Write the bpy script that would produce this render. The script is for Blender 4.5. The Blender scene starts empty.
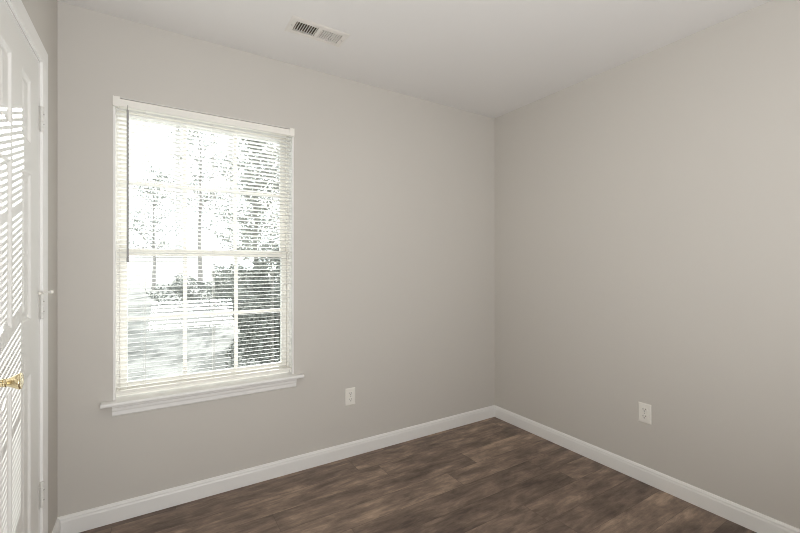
import bpy, bmesh, math, random
from mathutils import Vector, Matrix

C = bpy.context.scene
COL = C.collection
R = math.radians

# ------------------------------------------------------------------ camera, sky, sun, exposure
cam_data = bpy.data.cameras.new('camera')
cam = bpy.data.objects.new('camera', cam_data)
COL.objects.link(cam)
cam.location = (-2.3911, -2.3648, 1.2385)
cam.rotation_euler = (R(90), 0, R(-31.992))
cam_data.sensor_width = 36.0
cam_data.lens = 36.0 * 399.0 / 800.0
cam_data.shift_y = -1.5 / 800.0
cam_data.clip_start = 0.02
C.camera = cam

world = bpy.data.worlds.new('sky')
C.world = world
world.use_nodes = True
wn = world.node_tree.nodes
bgn = wn['Background']
bgn.inputs['Color'].default_value = (0.93, 0.97, 1.0, 1)
bgn.inputs['Strength'].default_value = 3.0

sun_data = bpy.data.lights.new('sun', 'SUN')
sun_data.energy = 11.0
sun_data.angle = R(0.25)
sun_data.color = (1.0, 0.99, 0.98)
sun = bpy.data.objects.new('sun', sun_data)
COL.objects.link(sun)
sun.rotation_euler = Vector((0.39, 1.0, 0.3255)).to_track_quat('Z', 'Y').to_euler()
sun.location = (4, 12, 6)

# unseen area fills added behind the camera to brighten the room
def area(name, loc, aim, sx, sy, power, color=(1, 1, 1)):
    d = bpy.data.lights.new(name, 'AREA')
    d.shape = 'RECTANGLE'
    d.size, d.size_y = sx, sy
    d.energy = power
    d.color = color
    o = bpy.data.objects.new(name, d)
    COL.objects.link(o)
    o.location = loc
    o.rotation_euler = (Vector(aim) - Vector(loc)).to_track_quat('-Z', 'Y').to_euler()
    return o
area('bounce_fill', (-1.95, -2.95, 0.65), (-2.05, -2.0, 2.44), 0.9, 0.6, 43.5, (0.965, 0.985, 1.0))  # added upward fill, stands in for a bounced flash
area('rear_fill', (-2.1, -3.52, 1.05), (-2.0, 0.0, 1.0), 0.8, 1.9, 8.0, (0.97, 0.985, 1.0))  # added fill, shines in through the added doorway

C.view_settings.view_transform = 'Standard'
C.view_settings.look = 'None'
C.view_settings.exposure = 0.0
C.view_settings.gamma = 1.0
C.view_settings.use_curve_mapping = False
C.cycles.diffuse_bounces = 8
C.cycles.filter_width = 1.0
C.cycles.transparent_max_bounces = 16

# ------------------------------------------------------------------ materials
def mat(name, color, rough=0.5, metal=0.0, spec=0.5):
    m = bpy.data.materials.new(name)
    m.use_nodes = True
    b = m.node_tree.nodes['Principled BSDF']
    b.inputs['Base Color'].default_value = (*color, 1)
    b.inputs['Roughness'].default_value = rough
    b.inputs['Metallic'].default_value = metal
    b.inputs['Specular IOR Level'].default_value = spec
    return m

def textured(name, color, rough, noise_scale, amount, bump=0.0, spec=0.4):
    """paint with a faint unevenness and an orange-peel bump"""
    m = mat(name, color, rough, 0, spec)
    nt = m.node_tree
    n, l = nt.nodes, nt.links
    b = n['Principled BSDF']
    tc = n.new('ShaderNodeTexCoord')
    no = n.new('ShaderNodeTexNoise')
    no.inputs['Scale'].default_value = noise_scale
    no.inputs['Detail'].default_value = 4
    l.new(tc.outputs['Object'], no.inputs['Vector'])
    mx = n.new('ShaderNodeMix')
    mx.data_type = 'RGBA'
    mx.inputs[6].default_value = (*[c * (1 - amount) for c in color], 1)
    mx.inputs[7].default_value = (*[min(1, c * (1 + amount)) for c in color], 1)
    l.new(no.outputs['Fac'], mx.inputs[0])
    l.new(mx.outputs[2], b.inputs['Base Color'])
    if bump:
        n2 = n.new('ShaderNodeTexNoise')
        n2.inputs['Scale'].default_value = 260
        n2.inputs['Detail'].default_value = 2
        l.new(tc.outputs['Object'], n2.inputs['Vector'])
        bp = n.new('ShaderNodeBump')
        bp.inputs['Strength'].default_value = bump
        bp.inputs['Distance'].default_value = 0.002
        l.new(n2.outputs['Fac'], bp.inputs['Height'])
        l.new(bp.outputs['Normal'], b.inputs['Normal'])
    return m

M = {}
M['wall'] = textured('greige wall paint', (0.595, 0.570, 0.533), 0.75, 1.5, 0.012, 0.06, 0.3)
M['ceiling'] = textured('ceiling paint', (0.745, 0.73, 0.715), 0.85, 2.0, 0.01, 0.08, 0.2)
M['trim'] = textured('white trim paint', (0.84, 0.835, 0.82), 0.38, 3.0, 0.01, 0.0, 0.5)
M['door'] = textured('white door paint', (0.82, 0.815, 0.79), 0.42, 3.0, 0.01, 0.0, 0.45)
M['vinyl'] = textured('cream window vinyl', (0.86, 0.84, 0.79), 0.4, 5.0, 0.01, 0.0, 0.5)
M['hinge'] = textured('painted hinge', (0.74, 0.73, 0.70), 0.35, 60.0, 0.06, 0.0, 0.5)
M['brass'] = mat('polished brass', (0.80, 0.68, 0.44), 0.16, 1.0)
M['steel'] = mat('screw steel', (0.45, 0.44, 0.42), 0.35, 1.0)
M['plate'] = mat('white outlet plastic', (0.83, 0.81, 0.76), 0.35)
M['slot'] = mat('dark slot', (0.03, 0.027, 0.025), 0.7)
M['vent'] = mat('off white register enamel', (0.72, 0.69, 0.65), 0.4)
M['duct'] = mat('dark duct', (0.15, 0.105, 0.078), 0.8)
M['rubber'] = mat('white rubber', (0.8, 0.78, 0.73), 0.6)
M['wand'] = mat('clear grey plastic wand', (0.34, 0.34, 0.34), 0.3)
M['cord'] = mat('white cord', (0.8, 0.79, 0.76), 0.8)
M['siding'] = mat('exterior siding', (0.55, 0.53, 0.5), 0.7)
M['bark'] = textured('grey bark', (0.30, 0.28, 0.265), 0.9, 8.0, 0.3)

def slat_material():
    m = mat('white blind vinyl', (0.87, 0.865, 0.85), 0.4)
    nt = m.node_tree
    n, l = nt.nodes, nt.links
    b = n['Principled BSDF']
    out = n['Material Output']
    t = n.new('ShaderNodeBsdfTranslucent')
    t.inputs['Color'].default_value = (0.90, 0.895, 0.88, 1)
    mx = n.new('ShaderNodeMixShader')
    mx.inputs[0].default_value = 0.42
    l.new(b.outputs[0], mx.inputs[1])
    l.new(t.outputs[0], mx.inputs[2])
    l.new(mx.outputs[0], out.inputs['Surface'])
    return m
M['slat'] = slat_material()

def glass_material():
    m = bpy.data.materials.new('window glass')
    m.use_nodes = True
    nt = m.node_tree
    n, l = nt.nodes, nt.links
    n.remove(n['Principled BSDF'])
    out = n['Material Output']
    tr = n.new('ShaderNodeBsdfTransparent')
    tr.inputs['Color'].default_value = (0.95, 0.97, 0.96, 1)
    gl = n.new('ShaderNodeBsdfGlossy')
    gl.inputs['Roughness'].default_value = 0.02
    fr = n.new('ShaderNodeFresnel')
    fr.inputs['IOR'].default_value = 1.45
    mx = n.new('ShaderNodeMixShader')
    l.new(fr.outputs[0], mx.inputs[0])
    l.new(tr.outputs[0], mx.inputs[1])
    l.new(gl.outputs[0], mx.inputs[2])
    l.new(mx.outputs[0], out.inputs['Surface'])
    return m
M['glass'] = glass_material()

def globe_material():
    m = mat('lit frosted glass', (0.9, 0.88, 0.82), 0.4)
    b = m.node_tree.nodes['Principled BSDF']
    b.inputs['Emission Color'].default_value = (1.0, 0.90, 0.72, 1)
    b.inputs['Emission Strength'].default_value = 4.0
    return m
M['globe'] = globe_material()

def leaf_material(name, dark, light):
    m = mat(name, dark, 0.7, 0, 0.2)
    nt = m.node_tree
    n, l = nt.nodes, nt.links
    b = n['Principled BSDF']
    tc = n.new('ShaderNodeTexCoord')
    no = n.new('ShaderNodeTexNoise')
    no.inputs['Scale'].default_value = 1.3
    l.new(tc.outputs['Object'], no.inputs['Vector'])
    mx = n.new('ShaderNodeMix')
    mx.data_type = 'RGBA'
    mx.inputs[6].default_value = (*dark, 1)
    mx.inputs[7].default_value = (*light, 1)
    l.new(no.outputs['Fac'], mx.inputs[0])
    l.new(mx.outputs[2], b.inputs['Base Color'])
    return m
M['leaf'] = leaf_material('dull green leaves', (0.22, 0.23, 0.20), (0.36, 0.37, 0.33))
M['bush'] = leaf_material('dark shrub leaves', (0.13, 0.14, 0.125), (0.25, 0.26, 0.235))

def ground_material():
    m = mat('pale winter lawn', (0.4, 0.38, 0.32), 0.95, 0, 0.1)
    nt = m.node_tree
    n, l = nt.nodes, nt.links
    b = n['Principled BSDF']
    tc = n.new('ShaderNodeTexCoord')
    no = n.new('ShaderNodeTexNoise')
    no.inputs['Scale'].default_value = 0.8
    no.inputs['Detail'].default_value = 8
    l.new(tc.outputs['Object'], no.inputs['Vector'])
    cr = n.new('ShaderNodeValToRGB')
    cr.color_ramp.elements[0].position = 0.35
    cr.color_ramp.elements[0].color = (0.15, 0.148, 0.138, 1)
    cr.color_ramp.elements[1].position = 0.65
    cr.color_ramp.elements[1].color = (0.30, 0.295, 0.275, 1)
    l.new(no.outputs['Fac'], cr.inputs[0])
    l.new(cr.outputs[0], b.inputs['Base Color'])
    return m
M['ground'] = ground_material()

def floor_material():
    m = mat('rustic brown plank flooring', (0.2, 0.14, 0.1), 0.5, 0, 0.35)
    nt = m.node_tree
    n, l = nt.nodes, nt.links
    b = n['Principled BSDF']
    tc = n.new('ShaderNodeTexCoord')
    PW, PL = 0.152, 1.22
    def math_(op, x, y=None, z=None):
        k = n.new('ShaderNodeMath')
        k.operation = op
        for i, v in enumerate((x, y, z)):
            if v is None:
                continue
            if isinstance(v, (int, float)):
                k.inputs[i].default_value = v
            else:
                l.new(v, k.inputs[i])
        return k.outputs[0]
    sx = n.new('ShaderNodeSeparateXYZ')
    l.new(tc.outputs['Object'], sx.inputs[0])
    yr = math_('DIVIDE', math_('ADD', sx.outputs['Y'], 0.045), PW)
    row = math_('FLOOR', yr)
    w1 = n.new('ShaderNodeTexWhiteNoise')
    w1.noise_dimensions = '1D'
    l.new(math_('ADD', row, 217.0), w1.inputs['W'])
    xr = math_('ADD', math_('DIVIDE', sx.outputs['X'], PL), w1.outputs['Value'])
    colm = math_('FLOOR', xr)
    w2 = n.new('ShaderNodeTexWhiteNoise')
    w2.noise_dimensions = '2D'
    cb = n.new('ShaderNodeCombineXYZ')
    l.new(row, cb.inputs[0])
    l.new(colm, cb.inputs[1])
    l.new(cb.outputs[0], w2.inputs['Vector'])
    plank = w2.outputs['Value']
    fy = math_('FRACT', yr)
    fx = math_('FRACT', xr)
    ey = math_('MULTIPLY', math_('MINIMUM', fy, math_('SUBTRACT', 1.0, fy)), PW)
    ex = math_('MULTIPLY', math_('MINIMUM', fx, math_('SUBTRACT', 1.0, fx)), PL)
    edge = math_('MINIMUM', ex, ey)
    seam = math_('SUBTRACT', 1.0, math_('SMOOTH_MIN', math_('DIVIDE', edge, 0.0022), 1.0, 0.3))
    wm = n.new('ShaderNodeMath')
    wm.operation = 'MULTIPLY'
    wm.inputs[1].default_value = 37.0
    l.new(plank, wm.inputs[0])

    def noise(scale, detail, rough, dist=0.0):
        mp = n.new('ShaderNodeMapping')
        mp.inputs['Scale'].default_value = scale
        l.new(tc.outputs['Object'], mp.inputs['Vector'])
        no = n.new('ShaderNodeTexNoise')
        no.noise_dimensions = '4D'
        no.inputs['Scale'].default_value = 1.0
        no.inputs['Detail'].default_value = detail
        no.inputs['Roughness'].default_value = rough
        no.inputs['Distortion'].default_value = dist
        l.new(mp.outputs[0], no.inputs['Vector'])
        l.new(wm.outputs[0], no.inputs['W'])
        return no
    blotch = noise((4.6, 15.0, 1), 7, 0.68, 0.3)
    grain = noise((5.0, 95.0, 1), 5, 0.7, 0.1)
    cr = n.new('ShaderNodeValToRGB')
    e = cr.color_ramp.elements
    e[0].position = 0.33
    e[0].color = (0.090, 0.065, 0.052, 1)
    e[1].position = 0.66
    e[1].color = (0.46, 0.335, 0.245, 1)
    k = e.new(0.44)
    k.color = (0.165, 0.120, 0.095, 1)
    k = e.new(0.55)
    k.color = (0.265, 0.196, 0.152, 1)
    # mix = blotch*0.75 + grain*0.25 + plank tone
    a = n.new('ShaderNodeMath'); a.operation = 'MULTIPLY_ADD'
    a.inputs[1].default_value = 0.82
    l.new(blotch.outputs['Fac'], a.inputs[0])
    g = n.new('ShaderNodeMath'); g.operation = 'MULTIPLY'
    g.inputs[1].default_value = 0.18
    l.new(grain.outputs['Fac'], g.inputs[0])
    l.new(g.outputs[0], a.inputs[2])
    t = n.new('ShaderNodeMath'); t.operation = 'MULTIPLY_ADD'
    t.inputs[1].default_value = 0.15
    l.new(plank, t.inputs[0])
    t2 = n.new('ShaderNodeMath'); t2.operation = 'SUBTRACT'
    t2.inputs[1].default_value = 0.075
    l.new(a.outputs[0], t2.inputs[0])
    l.new(t2.outputs[0], t.inputs[2])
    l.new(t.outputs[0], cr.inputs[0])
    mx = n.new('ShaderNodeMix'); mx.data_type = 'RGBA'
    mx.inputs[7].default_value = (0.055, 0.04, 0.032, 1)
    fm = n.new('ShaderNodeMath'); fm.operation = 'MULTIPLY'
    fm.inputs[1].default_value = 0.55
    l.new(seam, fm.inputs[0])
    l.new(fm.outputs[0], mx.inputs[0])
    l.new(cr.outputs[0], mx.inputs[6])
    l.new(mx.outputs[2], b.inputs['Base Color'])
    bp = n.new('ShaderNodeBump')
    bp.inputs['Strength'].default_value = 0.15
    bp.inputs['Distance'].default_value = 0.002
    l.new(grain.outputs['Fac'], bp.inputs['Height'])
    l.new(bp.outputs['Normal'], b.inputs['Normal'])
    return m
M['floor'] = floor_material()

# ------------------------------------------------------------------ mesh helpers
def box(bm, x0, x1, y0, y1, z0, z1, bevel=0.0):
    r = bmesh.ops.create_cube(bm, size=1.0)
    vs = r['verts']
    for v in vs:
        v.co = Vector(((x0 + x1) / 2 + v.co.x * (x1 - x0), (y0 + y1) / 2 + v.co.y * (y1 - y0), (z0 + z1) / 2 + v.co.z * (z1 - z0)))
    if bevel:
        es = list({e for v in vs for e in v.link_edges})
        bmesh.ops.bevel(bm, geom=es, offset=bevel, segments=2, profile=0.5, affect='EDGES')

def prism(bm, profile, start, end, u, v):
    """sweep a closed 2-D profile (list of (a, b)) along start->end, a along u and b along v"""
    start, end, u, v = Vector(start), Vector(end), Vector(u), Vector(v)
    ra = [bm.verts.new(start + u * a + v * b) for a, b in profile]
    rb = [bm.verts.new(end + u * a + v * b) for a, b in profile]
    n = len(profile)
    for i in range(n):
        bm.faces.new((ra[i], ra[(i + 1) % n], rb[(i + 1) % n], rb[i]))
    bm.faces.new(ra)
    bm.faces.new(list(reversed(rb)))

def lathe(bm, profile, origin, axis, seg=32):
    """profile: list of (distance along axis, radius)"""
    origin, axis = Vector(origin), Vector(axis).normalized()
    u = axis.orthogonal().normalized()
    v = axis.cross(u)
    rings = []
    for d, r in profile:
        rings.append([bm.verts.new(origin + axis * d + (u * math.cos(2 * math.pi * k / seg) + v * math.sin(2 * math.pi * k / seg)) * max(r, 1e-5)) for k in range(seg)])
    for a, b in zip(rings, rings[1:]):
        for k in range(seg):
            bm.faces.new((a[k], a[(k + 1) % seg], b[(k + 1) % seg], b[k]))
    bm.faces.new(list(reversed(rings[0])))
    bm.faces.new(rings[-1])

def tube(bm, pts, radii, seg=6):
    pts = [Vector(p) for p in pts]
    if not isinstance(radii, (list, tuple)):
        radii = [radii] * len(pts)
    rings = []
    ref = None
    for i, p in enumerate(pts):
        d = (pts[min(i + 1, len(pts) - 1)] - pts[max(i - 1, 0)]).normalized()
        u = d.orthogonal().normalized() if ref is None else (ref - d * ref.dot(d)).normalized()
        ref = u
        w = d.cross(u)
        rings.append([bm.verts.new(p + (u * math.cos(2 * math.pi * k / seg) + w * math.sin(2 * math.pi * k / seg)) * radii[i]) for k in range(seg)])
    for a, b in zip(rings, rings[1:]):
        for k in range(seg):
            bm.faces.new((a[k], a[(k + 1) % seg], b[(k + 1) % seg], b[k]))
    bm.faces.new(list(reversed(rings[0])))
    bm.faces.new(rings[-1])

def obj(name, bm, material, parent=None, smooth=False, origin=None, clean=True):
    if clean:
        bmesh.ops.recalc_face_normals(bm, faces=bm.faces[:])
    me = bpy.data.meshes.new(name)
    off = Vector(origin) if origin is not None else Vector((0, 0, 0))
    if origin is not None:
        bmesh.ops.translate(bm, verts=bm.verts[:], vec=-off)
    bm.to_mesh(me)
    bm.free()
    me.materials.append(material)
    if smooth:
        me.polygons.foreach_set('use_smooth', [True] * len(me.polygons))
        me.set_sharp_from_angle(angle=R(35))
    o = bpy.data.objects.new(name, me)
    COL.objects.link(o)
    if parent is not None:
        o.parent = parent
        # child meshes are given in world coordinates unless the parent sits elsewhere
        w = Vector((0, 0, 0))
        p = parent
        while p is not None:
            w += p.location
            p = p.parent
        o.location = off - w
    else:
        o.location = off
    return o

def empty(name, loc):
    o = bpy.data.objects.new(name, None)
    o.empty_display_size = 0.1
    o.location = loc
    COL.objects.link(o)
    return o

def tag(o, label, cat, group=None):
    o['label'] = label
    o['category'] = cat
    if group:
        o['group'] = group
    return o

def structure(o, label=None, cat=None):
    o['kind'] = 'structure'
    if label:
        o['label'] = label
    if cat:
        o['category'] = cat
    return o

# ------------------------------------------------------------------ the room
LX = -2.751          # left wall face
BY = -3.35           # wall behind the camera
H = 2.44
T = 0.14             # outer wall thickness
WX0, WX1, WZ0, WZ1 = -2.545, -1.665, 0.585, 2.052      # window opening
DY0, DY1, DZ = -0.938, -0.346, 2.012                   # door opening in the left wall

bm = bmesh.new(); box(bm, LX - T, T, BY - T - 1.2, T, -0.12, 0)
structure(obj('floor', bm, M['floor']), 'rustic brown wood plank floor laid parallel to the window wall', 'floor')

# ceiling with a cut for the air register
VX0, VX1, VY0, VY1 = -1.783, -1.539, -0.436, -0.347
bm = bmesh.new()
box(bm, LX - T, VX0, BY - T - 1.2, T, H, H + 0.15)
box(bm, VX1, T, BY - T - 1.2, T, H, H + 0.15)
box(bm, VX0, VX1, BY - T - 1.2, VY0, H, H + 0.15)
box(bm, VX0, VX1, VY1, T, H, H + 0.15)
box(bm, VX0, VX1, VY0, VY1, H + 0.12, H + 0.15)
structure(obj('ceiling', bm, M['ceiling']), 'plain off white painted ceiling', 'ceiling')

bm = bmesh.new()
box(bm, LX - T, WX0, 0, T, 0, H)
box(bm, WX1, T, 0, T, 0, H)
box(bm, WX0, WX1, 0, T, 0, WZ0 - 0.02)
box(bm, WX0, WX1, 0, T, WZ1, H)
structure(obj('wall_front', bm, M['wall']), 'greige painted wall holding the window', 'wall')
bm = bmesh.new(); box(bm, 0, T, BY - T, 0, 0, H)
structure(obj('wall_right', bm, M['wall']), 'plain greige wall right of the corner', 'wall')
bm = bmesh.new()
box(bm, LX - T, LX, BY - T, DY0, 0, H)
box(bm, LX - T, LX, DY1, 0, 0, H)
box(bm, LX - T, LX, DY0, DY1, DZ, H)
structure(obj('wall_left', bm, M['wall']), 'greige wall around the white panel door', 'wall')
HX0, HX1 = -2.50, -1.60      # doorway added so the rear fill can shine in
bm = bmesh.new()
box(bm, LX, HX0, BY - T, BY, 0, H)
box(bm, HX1, 0, BY - T, BY, 0, H)
box(bm, HX0, HX1, BY - T, BY, 2.05, H)
structure(obj('wall_back', bm, M['wall']), 'unseen greige wall opposite the window, doorway added for the fill light', 'wall')
bm = bmesh.new()          # unseen hall box added to enclose the rear fill and keep sky out
box(bm, LX - T, T, BY - T - 1.2, BY - T - 1.1, 0, H)
box(bm, LX - T, LX, BY - T - 1.1, BY - T, 0, H)
box(bm, 0, T, BY - T - 1.1, BY - T, 0, H)
structure(obj('wall_added_hall', bm, M['wall']), 'unseen greige hall walls added around the fill light', 'wall')

# baseboards: flat face, eased and stepped top
BB = [(0, 0), (0.013, 0), (0.013, 0.066), (0.0105, 0.074), (0.0105, 0.080), (0.005, 0.089), (0, 0.0905)]
CASW = 0.057
bm = bmesh.new(); prism(bm, BB, (LX, 0, 0.0005), (0, 0, 0.0005), (0, -1, 0), (0, 0, 1))
structure(obj('baseboard_front', bm, M['trim']), 'white baseboard below the window', 'baseboard')
bm = bmesh.new(); prism(bm, BB, (0, BY, 0.0005), (0, -0.013, 0.0005), (-1, 0, 0), (0, 0, 1))
structure(obj('baseboard_right', bm, M['trim']), 'white baseboard along the right wall', 'baseboard')
bm = bmesh.new()
prism(bm, BB, (LX, DY1 + 0.003 + CASW, 0.0005), (LX, -0.013, 0.0005), (1, 0, 0), (0, 0, 1))
prism(bm, BB, (LX, BY + 0.013, 0.0005), (LX, DY0 - 0.003 - CASW, 0.0005), (1, 0, 0), (0, 0, 1))
structure(obj('baseboard_left', bm, M['trim']), 'white baseboard beside the door casing', 'baseboard')
bm = bmesh.new(); prism(bm, BB, (LX + 0.013, BY, 0.0005), (HX0, BY, 0.0005), (0, 1, 0), (0, 0, 1)); prism(bm, BB, (HX1, BY, 0.0005), (-0.013, BY, 0.0005), (0, 1, 0), (0, 0, 1))
structure(obj('baseboard_back', bm, M['trim']), 'white baseboard opposite the window', 'baseboard')

# door casing: moulded profile mitred round the opening
CAS = [(0, 0), (0, 0.009), (0.006, 0.011), (0.010, 0.0085), (0.016, 0.0105), (0.024, 0.0105), (0.030, 0.013), (0.046, 0.0155), (0.054, 0.0155), (0.057, 0.0125), (0.057, 0)]
def casing(bm):
    o = 0.003   # reveal
    rows = []
    for a, d in CAS:
        y0, y1, z = DY0 - o - a, DY1 + o + a, DZ + o + a
        rows.append([bm.verts.new((LX + d, y0, 0.0005)), bm.verts.new((LX + d, y0, z)), bm.verts.new((LX + d, y1, z)), bm.verts.new((LX + d, y1, 0.0005))])
    n = len(rows)
    for i in range(n):
        a, b = rows[i], rows[(i + 1) % n]
        for k in range(3):
            bm.faces.new((a[k], a[k + 1], b[k + 1], b[k]))
    bm.faces.new([r[0] for r in rows])
    bm.faces.new([r[3] for r in reversed(rows)])
bm = bmesh.new(); casing(bm)
structure(obj('trim_1', bm, M['trim'], smooth=True), 'white moulded casing around the door', 'door casing')

# ------------------------------------------------------------------ door
door = structure(empty('door_1', (LX, (DY0 + DY1) / 2, 0)), 'white six panel door in the left wall with a brass knob', 'door')
dy0, dy1, dz0, dz1 = DY0 + 0.008, DY1 - 0.006, 0.008, DZ - 0.006
def door_leaf():
    bm = bmesh.new()
    xf = LX - 0.001
    ys = [dy0, dy0 + 0.114, dy0 + 0.114 + 0.120, dy1 - 0.114 - 0.120, dy1 - 0.114, dy1]
    zs = [dz0, 0.235, 0.855, 1.045, 1.560, 1.668, 1.893, dz1]
    def P(y, z, d=0.0):
        return bm.verts.new((xf - d, y, z))
    grid = [[P(y, z) for z in zs] for y in ys]
    for i in range(5):
        for j in range(7):
            a, b, c, d = grid[i][j], grid[i + 1][j], grid[i + 1][j + 1], grid[i][j + 1]
            if i in (1, 3) and j in (1, 3, 5):
                ring = [a, b, c, d]
                y0, y1, z0, z1 = ys[i], ys[i + 1], zs[j], zs[j + 1]
                for ins, dep in ((0.004, 0.0015), (0.010, 0.0075), (0.015, 0.0085), (0.019, 0.0080), (0.038, 0.0025)):
                    r2 = [P(y0 + ins, z0 + ins, dep), P(y1 - ins, z0 + ins, dep), P(y1 - ins, z1 - ins, dep), P(y0 + ins, z1 - ins, dep)]
                    for k in range(4):
                        bm.faces.new((ring[k], ring[(k + 1) % 4], r2[(k + 1) % 4], r2[k]))
                    ring = r2
                bm.faces.new(ring)
            else:
                bm.faces.new((a, b, c, d))
    # edges and back
    back = [bm.verts.new((xf - 0.035, y, z)) for y, z in ((dy0, dz0), (dy1, dz0), (dy1, dz1), (dy0, dz1))]
    bm.faces.new(list(reversed(back)))
    edge = ([g[0] for g in grid], [grid[5][j] for j in range(8)], [g[7] for g in reversed(grid)], [grid[0][j] for j in range(7, -1, -1)])
    for k in range(4):
        bm.faces.new([back[k]] + edge[k] + [back[(k + 1) % 4]])
    return bm
obj('leaf', door_leaf(), M['door'], door)
bm = bmesh.new()          # jamb lining with stop
for y0, y1 in ((DY0, DY0 + 0.006), (DY1 - 0.0045, DY1)):
    box(bm, LX - T, LX + 0.0, y0, y1, 0.0005, DZ - 0.0045)
box(bm, LX - T, LX, DY0, DY1, DZ - 0.0045, DZ)
box(bm, LX - 0.060, LX - 0.040, DY0 + 0.006, DY0 + 0.020, 0.0005, DZ - 0.0045)
box(bm, LX - 0.060, LX - 0.040, DY1 - 0.020, DY1 - 0.0045, 0.0005, DZ - 0.0045)
box(bm, LX - T, LX - 0.09, DY0 + 0.006, DY1 - 0.0045, 0.0005, DZ - 0.0045)
obj('jamb', bm, M['trim'], door)

KY, KZ = DY0 + 0.068, 0.917
bm = bmesh.new()
lathe(bm, [(0.0, 0.0325), (0.003, 0.0325), (0.006, 0.030), (0.008, 0.022), (0.009, 0.014)], (LX - 0.0005, KY, KZ), (1, 0, 0), 40)
rosette = None
knob_bm = bmesh.new()
lathe(knob_bm, [(0.0085, 0.0105), (0.0191, 0.01), (0.0209, 0.012), (0.0246, 0.012), (0.0265, 0.0105), (0.0301, 0.0115), (0.0375, 0.015), (0.0449, 0.019), (0.0504, 0.0222), (0.0536, 0.0232), (0.0559, 0.0226), (0.0573, 0.0205), (0.0579, 0.016), (0.057, 0.008), (0.057, 0.004)], (LX - 0.0005, KY, KZ), (1, 0, 0), 40)
knob = obj('door_knob', knob_bm, M['brass'], door, True, (LX, KY, KZ))
knob['label'] = 'polished brass tulip shaped knob'
obj('rosette', bm, M['brass'], knob, True)

HY = DY1 + 0.0005
HX = LX + 0.0075
for zc in (1.795, 1.080, 0.360):
    bm = bmesh.new()
    for k in range(5):
        z0 = zc - 0.0445 + k * 0.0178
        lathe(bm, [(0.0004, 0.0062), (0.0172, 0.0062)], (HX, HY, z0), (0, 0, 1), 16)
    lathe(bm, [(0, 0.0035), (0.0005, 0.0068), (0.004, 0.0068), (0.0055, 0.004)], (HX, HY, zc + 0.0446), (0, 0, 1), 16)
    lathe(bm, [(0, 0.0035), (0.0005, 0.0060), (0.003, 0.0050)], (HX, HY, zc - 0.0446), (0, 0, -1), 16)
    box(bm, LX + 0.0001, HX, HY - 0.0015, HY - 0.0003, zc - 0.0445, zc + 0.0445)
    box(bm, LX + 0.0001, LX + 0.0016, HY - 0.018, HY - 0.0003, zc - 0.0445, zc + 0.0445)
    hg = obj('hinge', bm, M['hinge'], door, True, (LX, HY, zc))
    bm = bmesh.new()
    for k in (-1, 1):
        lathe(bm, [(0, 0.0028), (0.0006, 0.0022)], (HX + 0.0055, HY - 0.003, zc + k * 0.019), (0.8, -0.6, 0), 10)
    obj('screw', bm, M['steel'], hg)
    if abs(zc - 1.08) < 0.01:
        zt = zc + 0.0505
        bm = bmesh.new()
        lathe(bm, [(0, 0.0085), (0.004, 0.0085)], (HX, HY, zt), (0, 0, 1), 16)
        tube(bm, [(HX, HY, zt + 0.003), (HX + 0.012, HY - 0.001, zt + 0.004), (HX + 0.026, HY + 0.004, zt + 0.004)], 0.0028, 8)
        tube(bm, [(HX, HY, zt + 0.003), (HX + 0.004, HY - 0.020, zt + 0.003), (HX + 0.001, HY - 0.036, zt + 0.002)], 0.0028, 8)
        st = obj('door_stop', bm, M['hinge'], hg, True)
        bm = bmesh.new()
        a = Vector((1.0, 0.2, 0)).normalized()
        lathe(bm, [(0, 0.0045), (0.001, 0.0070), (0.007, 0.0070), (0.009, 0.0045)], Vector((HX + 0.024, HY + 0.0035, zt + 0.004)), a, 18)
        lathe(bm, [(0, 0.0040), (0.001, 0.0055), (0.005, 0.0055), (0.006, 0.0040)], Vector((HX + 0.001, HY - 0.035, zt + 0.002)), (-0.6, -0.8, 0), 16)
        obj('rubber_tip', bm, M['rubber'], st, True) if False else obj('bumper', bm, M['rubber'], hg, True)

# ------------------------------------------------------------------ window
win = structure(empty('window_1', ((WX0 + WX1) / 2, 0, WZ0)), 'white double hung window with a grid of panes', 'window')
FY0, FY1 = 0.062, 0.135
bm = bmesh.new()          # frame in the opening
FW = 0.022
box(bm, WX0, WX0 + FW, FY0, FY1, WZ0, WZ1)
box(bm, WX1 - FW, WX1, FY0, FY1, WZ0, WZ1)
box(bm, WX0 + FW, WX1 - FW, FY0, FY1, WZ1 - FW, WZ1)
box(bm, WX0 + FW, WX1 - FW, FY0, FY1, WZ0, WZ0 + 0.016)
obj('window_frame', bm, M['vinyl'], win)
bm = bmesh.new()          # white jamb lining between the wall face and the frame
box(bm, WX0 + 0.0002, WX0 + 0.009, -0.0015, FY0 - 0.0005, WZ0 + 0.0005, WZ1 - 0.0095)
box(bm, WX1 - 0.009, WX1 - 0.0002, -0.0015, FY0 - 0.0005, WZ0 + 0.0005, WZ1 - 0.0095)
box(bm, WX0 + 0.0002, WX1 - 0.0002, -0.0015, FY0 - 0.0005, WZ1 - 0.002, WZ1 - 0.0002)
obj('jamb', bm, M['trim'], win)

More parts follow.
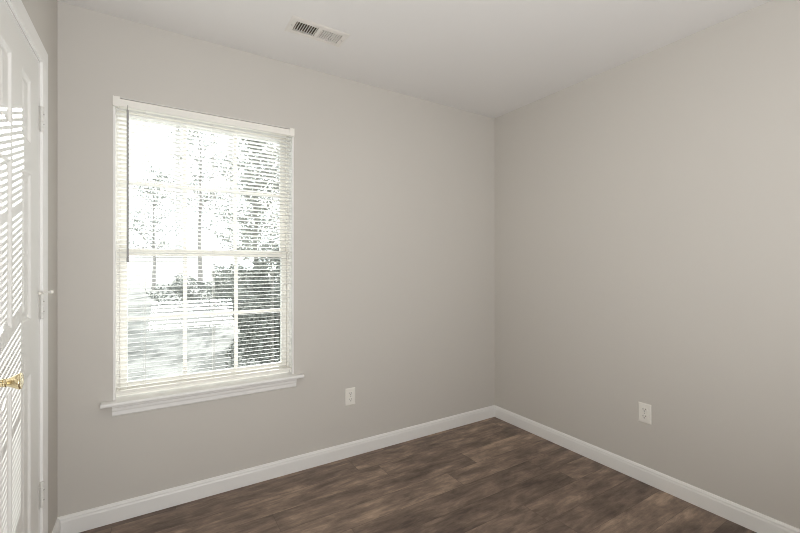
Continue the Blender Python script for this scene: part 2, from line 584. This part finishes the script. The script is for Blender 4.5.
def sash(y0, y1, z0, z1, bot, top, stile):
    x0, x1 = WX0 + FW + 0.001, WX1 - FW - 0.001
    bm = bmesh.new()
    box(bm, x0, x0 + stile, y0, y1, z0, z1, 0.002)
    box(bm, x1 - stile, x1, y0, y1, z0, z1, 0.002)
    box(bm, x0 + stile, x1 - stile, y0, y1, z0, z0 + bot, 0.002)
    box(bm, x0 + stile, x1 - stile, y0, y1, z1 - top, z1, 0.002)
    s = obj('sash', bm, M['vinyl'], win)
    gx0, gx1, gz0, gz1 = x0 + stile, x1 - stile, z0 + bot, z1 - top
    ym = (y0 + y1) / 2
    bm = bmesh.new()
    box(bm, gx0 - 0.004, gx1 + 0.004, ym - 0.002, ym + 0.002, gz0 - 0.004, gz1 + 0.004)
    obj('pane', bm, M['glass'], s)
    bm = bmesh.new()
    w = 0.0095
    for k in (1, 2):
        x = gx0 + (gx1 - gx0) * k / 3
        box(bm, x - w, x + w, ym - 0.007, ym - 0.0025, gz0, gz1)
    zc = (gz0 + gz1) / 2
    xs = [gx0, gx0 + (gx1 - gx0) / 3, gx0 + (gx1 - gx0) * 2 / 3, gx1]
    for k in range(3):
        box(bm, xs[k] + (w if k else 0), xs[k + 1] - (w if k < 2 else 0), ym - 0.007, ym - 0.0025, zc - w, zc + w)
    obj('muntin_grid', bm, M['vinyl'], s)
    return s
sash(0.068, 0.096, WZ0 + 0.017, 1.322, 0.045, 0.036, 0.030)
sash(0.099, 0.127, 1.286, WZ1 - FW - 0.001, 0.036, 0.032, 0.030)

bm = bmesh.new()          # stool with horns and a rounded nose
NOSE = [(0, 0), (0, 0.019), (-0.040, 0.019), (-0.0445, 0.017), (-0.047, 0.012), (-0.047, 0.007), (-0.0445, 0.002), (-0.040, 0)]
prism(bm, NOSE, (WX0 - 0.046, -0.0005, WZ0 - 0.0195), (WX1 + 0.050, -0.0005, WZ0 - 0.0195), (0, 1, 0), (0, 0, 1))
box(bm, WX0 + 0.0005, WX1 - 0.0005, -0.0005, FY0 - 0.0005, WZ0 - 0.0195, WZ0 - 0.0005)
obj('window_sill', bm, M['trim'], win)
bm = bmesh.new()
AP = [(0, 0), (-0.007, 0), (-0.011, 0.006), (-0.011, 0.022), (-0.014, 0.030), (-0.014, 0.040), (-0.017, 0.046), (-0.017, 0.0545), (0, 0.0545)]
prism(bm, AP, (WX0 - 0.004, -0.0005, WZ0 - 0.075), (WX1 + 0.013, -0.0005, WZ0 - 0.075), (0, 1, 0), (0, 0, 1))
obj('apron', bm, M['trim'], win)

# ------------------------------------------------------------------ mini blind
blind = tag(empty('window_blind', ((WX0 + WX1) / 2, 0.0, WZ0 + 0.03)), 'white horizontal mini blind lowered over the window, slats open', 'window blind')
bx0, bx1 = WX0 + 0.0125, WX1 - 0.0125
bm = bmesh.new()
box(bm, bx0 + 0.003, bx1 - 0.003, -0.004, 0.028, 2.014, 2.042, 0.002)
obj('head_rail', bm, M['vinyl'], blind)
bm = bmesh.new()
box(bm, bx0 - 0.004, bx1 + 0.004, -0.012, -0.0085, 2.008, 2.0425, 0.001)
box(bm, bx0 - 0.004, bx1 + 0.004, -0.0085, -0.0055, 2.018, 2.022)
obj('valance', bm, M['vinyl'], blind)
for x, sg in ((bx0 - 0.0045, 1), (bx1 + 0.0045, -1)):
    bm = bmesh.new()
    def bb(a0, a1, *r):
        box(bm, min(x + sg * a0, x + sg * a1), max(x + sg * a0, x + sg * a1), *r)
    bb(-0.0035, -0.0005, -0.0150, 0.032, 2.0040, 2.0495)
    bb(-0.0085, -0.0035, -0.0150, -0.0018, 2.0040, 2.0515)
    bb(-0.0005, 0.020, -0.0150, -0.0125, 2.0040, 2.0515)
    bb(-0.0005, 0.020, -0.0125, 0.032, 2.0470, 2.0495)
    obj('bracket', bm, M['vinyl'], blind)

PITCH = 0.0212
TILT = R(10.5)
z_top, z_bot = 1.998, 0.640
n_slats = int((z_top - z_bot) / PITCH) + 1
YC = 0.010
bm = bmesh.new()
random.seed(4)
for k in range(n_slats):
    z = z_top - k * PITCH
    tl = TILT + random.uniform(-0.012, 0.012)
    secs = []
    for j in range(5):
        a = -1 + j * 0.5
        y = a * 0.0125
        zz = 0.0017 * (1 - a * a)
        secs.append((YC + y * math.cos(tl) + zz * math.sin(tl), z - y * math.sin(tl) + zz * math.cos(tl)))
    top = [(y, zz + 0.00015) for y, zz in secs]
    botm = [(y, zz - 0.00015) for y, zz in reversed(secs)]
    prism(bm, [(y, zz) for y, zz in top + botm], (bx0 + 0.002, 0, 0), (bx1 - 0.002, 0, 0), (0, 1, 0), (0, 0, 1))
obj('slats', bm, M['slat'], blind, True)
bm = bmesh.new()
box(bm, bx0 + 0.002, bx1 - 0.002, YC - 0.012, YC + 0.012, 0.613, 0.626, 0.003)
obj('bottom_rail', bm, M['vinyl'], blind)
for x in (-2.42, -2.105, -1.792):
    bm = bmesh.new()
    for y in (YC - 0.0136, YC + 0.0136):
        tube(bm, [(x, y, 0.620), (x, y, 2.014)], 0.0007, 5)
    tube(bm, [(x + 0.006, YC - 0.0136, 0.620), (x + 0.006, YC - 0.0136, 2.014)], 0.0006, 5)
    obj('ladder_cord', bm, M['cord'], blind)
bm = bmesh.new()
tube(bm, [(-2.486, -0.0145, 2.016), (-2.486, -0.0190, 2.008), (-2.486, -0.0190, 1.990)], 0.0016, 6)
hook = bm
wand_bm = bmesh.new()
tube(wand_bm, [(-2.486, -0.0190, 1.992), (-2.486, -0.0190, 1.275)], 0.0046, 8)
lathe(wand_bm, [(0, 0.0040), (0.002, 0.0052), (0.022, 0.0052), (0.025, 0.003)], (-2.486, -0.0190, 1.276), (0, 0, -1), 10)
wand = obj('tilt_wand', wand_bm, M['wand'], blind, True)
obj('hook', hook, M['steel'], wand)

# ------------------------------------------------------------------ ceiling register
vent = tag(empty('ceiling_vent', ((VX0 + VX1) / 2, (VY0 + VY1) / 2, H)), 'off white two-way air register set in the ceiling', 'air vent')
fx0, fx1, fy0, fy1 = -1.812, -1.510, -0.465, -0.318
XM = (-1.6685, -1.6515)
def register_frame():
    bm = bmesh.new()
    def ring(x0, x1, y0, y1, z):
        return [bm.verts.new(p) for p in ((x0, y0, z), (x1, y0, z), (x1, y1, z), (x0, y1, z))]
    ho = (VX0 + 0.002, VX1 - 0.002, VY0 + 0.002, VY1 - 0.002)
    rs = [ring(fx0, fx1, fy0, fy1, H - 0.0004), ring(fx0, fx1, fy0, fy1, H - 0.0012),
          ring(fx0 + 0.008, fx1 - 0.008, fy0 + 0.008, fy1 - 0.008, H - 0.0045), ring(*ho, H - 0.0045), ring(*ho, H + 0.0065)]
    for a, b in zip(rs, rs[1:]):
        for k in range(4):
            bm.faces.new((a[k], a[(k + 1) % 4], b[(k + 1) % 4], b[k]))
    box(bm, XM[0], XM[1], ho[2], ho[3], H - 0.0045, H + 0.0065)
    return bm
obj('frame', register_frame(), M['vent'], vent)
def louvre_bank(x0, x1, n, lean):
    bm = bmesh.new()
    for k in range(n):
        x = x0 + (x1 - x0) * (k + 0.5) / n
        t = 0.0008
        prof = [(-lean - t, -0.0043), (-lean + t, -0.0043), (lean + t, 0.0015), (lean - t, 0.0015)]
        prism(bm, prof, (x, VY0 + 0.003, H), (x, VY1 - 0.003, H), (1, 0, 0), (0, 0, 1))
    return bm
obj('louvres', louvre_bank(VX0 + 0.004, XM[0], 9, 0.0034), M['vent'], vent)
obj('louvres', louvre_bank(XM[1], VX1 - 0.004, 9, -0.0026), M['vent'], vent)
bm = bmesh.new()
q = (VX0 + 0.0005, VX1 - 0.0005, VY0 + 0.0005, VY1 - 0.0005)
box(bm, q[0], q[0] + 0.001, q[2], q[3], H + 0.008, H + 0.115)
box(bm, q[1] - 0.001, q[1], q[2], q[3], H + 0.008, H + 0.115)
box(bm, q[0] + 0.001, q[1] - 0.001, q[2], q[2] + 0.001, H + 0.008, H + 0.115)
box(bm, q[0] + 0.001, q[1] - 0.001, q[3] - 0.001, q[3], H + 0.008, H + 0.115)
box(bm, q[0], q[1], q[2], q[3], H + 0.115, H + 0.117)
obj('duct', bm, M['duct'], vent)
for x in (-1.527, -1.795):
    bm = bmesh.new(); lathe(bm, [(0, 0.0036), (0.0012, 0.0032), (0.002, 0.0015)], (x, (fy0 + fy1) / 2, H - 0.0044), (0, 0, -1), 12)
    obj('screw', bm, M['steel'], vent)

# ------------------------------------------------------------------ outlets (built facing -y, then turned)
def outlet(name, loc, rotz, label):
    t = tag(empty(name, loc), label, 'outlet', 'duplex outlets low on the walls')
    def part(nm, bm, m, parent=t, smooth=False):
        bmesh.ops.recalc_face_normals(bm, faces=bm.faces[:])
        me = bpy.data.meshes.new(nm)
        bm.to_mesh(me); bm.free()
        me.materials.append(m)
        if smooth:
            me.polygons.foreach_set('use_smooth', [True] * len(me.polygons))
            me.set_sharp_from_angle(angle=R(35))
        o = bpy.data.objects.new(nm, me)
        COL.objects.link(o)
        o.parent = parent
        return o
    bm = bmesh.new()
    w, h = 0.035, 0.0555
    a = [bm.verts.new((x, -0.0004, z)) for x, z in ((-w, -h), (w, -h), (w, h), (-w, h))]
    b = [bm.verts.new((x, -0.0025, z)) for x, z in ((-w, -h), (w, -h), (w, h), (-w, h))]
    i = 0.005
    c = [bm.verts.new((x, -0.0058, z)) for x, z in ((-w + i, -h + i), (w - i, -h + i), (w - i, h - i), (-w + i, h - i))]
    for p, q in ((a, b), (b, c)):
        for k in range(4):
            bm.faces.new((p[k], p[(k + 1) % 4], q[(k + 1) % 4], q[k]))
    bm.faces.new(c); bm.faces.new(list(reversed(a)))
    part('cover_plate', bm, M['plate'])
    for zc in (0.0195, -0.0195):
        bm = bmesh.new()
        outline = []
        for k in range(32):
            an = 2 * math.pi * k / 32
            x, z = 0.0172 * math.cos(an), 0.0172 * math.sin(an)
            outline.append((x, max(-0.0142, min(0.0142, z))))
        prism(bm, outline, (0, -0.0055, zc), (0, -0.0078, zc), (1, 0, 0), (0, 0, 1))
        r = part('receptacle', bm, M['plate'])
        bm = bmesh.new()
        box(bm, -0.0080, -0.0052, -0.0081, -0.0077, zc - 0.0005, zc + 0.0085)
        box(bm, 0.0052, 0.0078, -0.0081, -0.0077, zc + 0.0005, zc + 0.0078)
        lathe(bm, [(0, 0.0030), (0.0004, 0.0030)], (0, -0.0077, zc - 0.0068), (0, -1, 0), 12)
        part('socket_hole', bm, M['slot'], r)
    bm = bmesh.new(); lathe(bm, [(0, 0.0032), (0.0008, 0.0030), (0.0012, 0.0015)], (0, -0.0057, 0), (0, -1, 0), 12)
    part('screw', bm, M['steel'])
    t.rotation_euler = (0, 0, rotz)
    return t
outlet('electrical_outlet', (-1.294, 0.0, 0.3865), 0.0, 'white duplex outlet low on the window wall, right of the window')
outlet('electrical_outlet', (0.0, -1.1745, 0.3945), R(-90), 'white duplex outlet on the right wall, above its baseboard')

# ------------------------------------------------------------------ ceiling lamp (just above the picture)
lamp = tag(empty('ceiling_lamp', (-1.35, -1.31, H)), 'round flush mount ceiling lamp with lit frosted dome', 'lamp')
bm = bmesh.new(); lathe(bm, [(0.0004, 0.165), (0.018, 0.165), (0.024, 0.160), (0.024, 0.150)], (-1.35, -1.31, H), (0, 0, -1), 48)
obj('lamp_base', bm, M['brass'], lamp, True)
bm = bmesh.new(); lathe(bm, [(0.0245, 0.150), (0.034, 0.150), (0.055, 0.140), (0.075, 0.115), (0.088, 0.080), (0.095, 0.040), (0.097, 0.004)], (-1.35, -1.31, H), (0, 0, -1), 48)
obj('lamp_dome', bm, M['globe'], lamp, True)
ld = bpy.data.lights.new('bulb', 'SPOT')
ld.energy = 4.0
ld.color = (1.0, 0.95, 0.88)
ld.shadow_soft_size = 0.12
ld.spot_size = R(178)
ld.spot_blend = 0.4
lo = bpy.data.objects.new('bulb', ld)
COL.objects.link(lo)
lo.parent = lamp
lo.location = (0, 0, -0.115)

# ------------------------------------------------------------------ outdoors
GZ = -0.45
bm = bmesh.new(); box(bm, -60, 70, T + 0.02, 140, GZ - 0.1, GZ)
structure(obj('ground', bm, M['ground']), 'pale sunlit lawn outside the window', 'ground')

def leaf_quad(bm, p, s, rnd):
    n = Vector((rnd.gauss(0, 1), rnd.gauss(0, 1), rnd.gauss(0, 1))).normalized()
    u = n.orthogonal().normalized()
    v = n.cross(u)
    a = rnd.uniform(0, 6.28)
    u, v = u * math.cos(a) + v * math.sin(a), v * math.cos(a) - u * math.sin(a)
    q = [p + u * s, p + v * s * 0.5, p - u * s, p - v * s * 0.5]
    bm.faces.new([bm.verts.new(c) for c in q])

def tree(loc, height, radius, low, n_branch, n_leaf, leaf, label, seed):
    """a leader with rising side branches, each carrying twigs with leaves"""
    rnd = random.Random(seed)
    t = tag(empty('tree', loc), label, 'tree')
    base = Vector(loc)
    bm = bmesh.new()
    lead, rad = [], []
    for k in range(9):
        f = k / 8
        lead.append(base + Vector((rnd.gauss(0, .02) * height * f, rnd.gauss(0, .02) * height * f, height * f)))
        rad.append(height * 0.014 * (1 - f) + 0.012)
    tube(bm, lead, rad, 7)
    tips = []
    for k in range(n_branch):
        f = low + (0.97 - low) * (k + rnd.random()) / n_branch
        i = min(7, int(f * 8))
        p = lead[i].lerp(lead[i + 1], f * 8 - i)
        reach = radius * (1.05 - 0.75 * max(0, (f - low) / (1 - low)) ** 1.3) * rnd.uniform(.7, 1.1)
        an = k * 2.4 + rnd.uniform(-.4, .4)
        d = Vector((math.cos(an), math.sin(an), rnd.uniform(.35, .9)))
        pts, rr = [p], [0.012 + 0.02 * (1 - f)]
        for j in range(4):
            d = (d + Vector((rnd.gauss(0, .16), rnd.gauss(0, .16), rnd.gauss(.02, .14)))).normalized()
            p = p + d * (reach / 3.6)
            pts.append(p)
            rr.append(rr[0] * (1 - 0.2 * (j + 1)) + 0.004)
        tube(bm, pts, rr, 5)
        for j in range(1, 5):
            for q in range(3):
                dd = (d + Vector((rnd.gauss(0, .8), rnd.gauss(0, .8), rnd.gauss(.1, .6)))).normalized()
                ln = reach * rnd.uniform(.2, .42)
                m1 = pts[j] + dd * ln * .5
                m2 = m1 + (dd + Vector((rnd.gauss(0, .3), rnd.gauss(0, .3), .1))) * ln * .5
                tube(bm, [pts[j], m1, m2], [0.011, 0.008, 0.004], 4)
                tips += [m1, m2, m1.lerp(m2, .5)]
    obj('trunk', bm, M['bark'], t, False, loc, clean=False)
    bm = bmesh.new()
    for k in range(n_leaf):
        p = rnd.choice(tips) + Vector((rnd.gauss(0, .16), rnd.gauss(0, .16), rnd.gauss(0, .14)))
        leaf_quad(bm, p, leaf * rnd.uniform(.6, 1.3), rnd)
    obj('foliage', bm, M['leaf'], t, False, loc, clean=False)
    return t

def shrub(loc, rx, ry, h, n, leaf, label, seed):
    rnd = random.Random(seed)
    t = tag(empty('shrub', loc), label, 'shrub')
    base = Vector(loc)
    bm = bmesh.new()
    lumps = []
    for k in range(9):
        a = rnd.uniform(0, 6.28)
        d = Vector((math.cos(a) * rx * 0.5, math.sin(a) * ry * 0.5, h * rnd.uniform(.45, .8)))
        lumps.append(base + d)
        tube(bm, [base + d * 0.05, base + d * 0.5 + Vector((0, 0, .1)), base + d], [0.03, 0.022, 0.01], 5)
    obj('stem', bm, M['bark'], t, False, loc, clean=False)
    bm = bmesh.new()
    for k in range(n):
        while True:
            q = Vector((rnd.uniform(-1, 1), rnd.uniform(-1, 1), rnd.uniform(-1, 1)))
            if q.length > 0.3 and abs(q.x) ** 3.5 + abs(q.y) ** 3.5 + abs(q.z) ** 3.5 < 1.0 and h * (0.42 + 0.58 * q.z) > 0.02:
                break
        q = q * (0.85 + 0.25 * math.sin(5 * q.x + 3 * q.z + seed))
        leaf_quad(bm, base + Vector((q.x * rx, q.y * ry, h * (0.42 + 0.58 * q.z))), leaf * rnd.uniform(.6, 1.3), rnd)
    obj('foliage', bm, M['bush'], t, False, loc, clean=False)
    return t

tree((3.5, 25.0, GZ), 12.0, 2.7, 0.12, 64, 11000, 0.095, 'tallest tree, grey green, seen through the right of the upper sash', 11)
tree((0.75, 31.0, GZ), 12.5, 3.0, 0.34, 44, 3200, 0.085, 'thin half bare tree seen through the middle of the upper sash', 23)
tree((-2.2, 28.0, GZ), 7.6, 1.7, 0.24, 26, 1800, 0.08, 'smallest tree, seen at the left of the window beside the wand', 37)
shrub((-0.15, 6.7, GZ), 0.95, 0.75, 2.1, 9000, 0.045, 'taller dark evergreen shrub behind the one nearest the house', 5)
shrub((-0.83, 4.2, GZ), 0.60, 0.6, 1.35, 7000, 0.035, 'low dark shrub nearest the house, seen through the bottom right pane', 15)
shrub((0.15, 13.5, GZ), 0.95, 0.7, 1.7, 3000, 0.05, 'sparse shrub left of the dark evergreen outside the window', 8)
shrub((-0.95, 17.0, GZ), 1.5, 1.0, 1.2, 2000, 0.06, 'low grey shrub seen through the middle panes of the lower sash', 6)
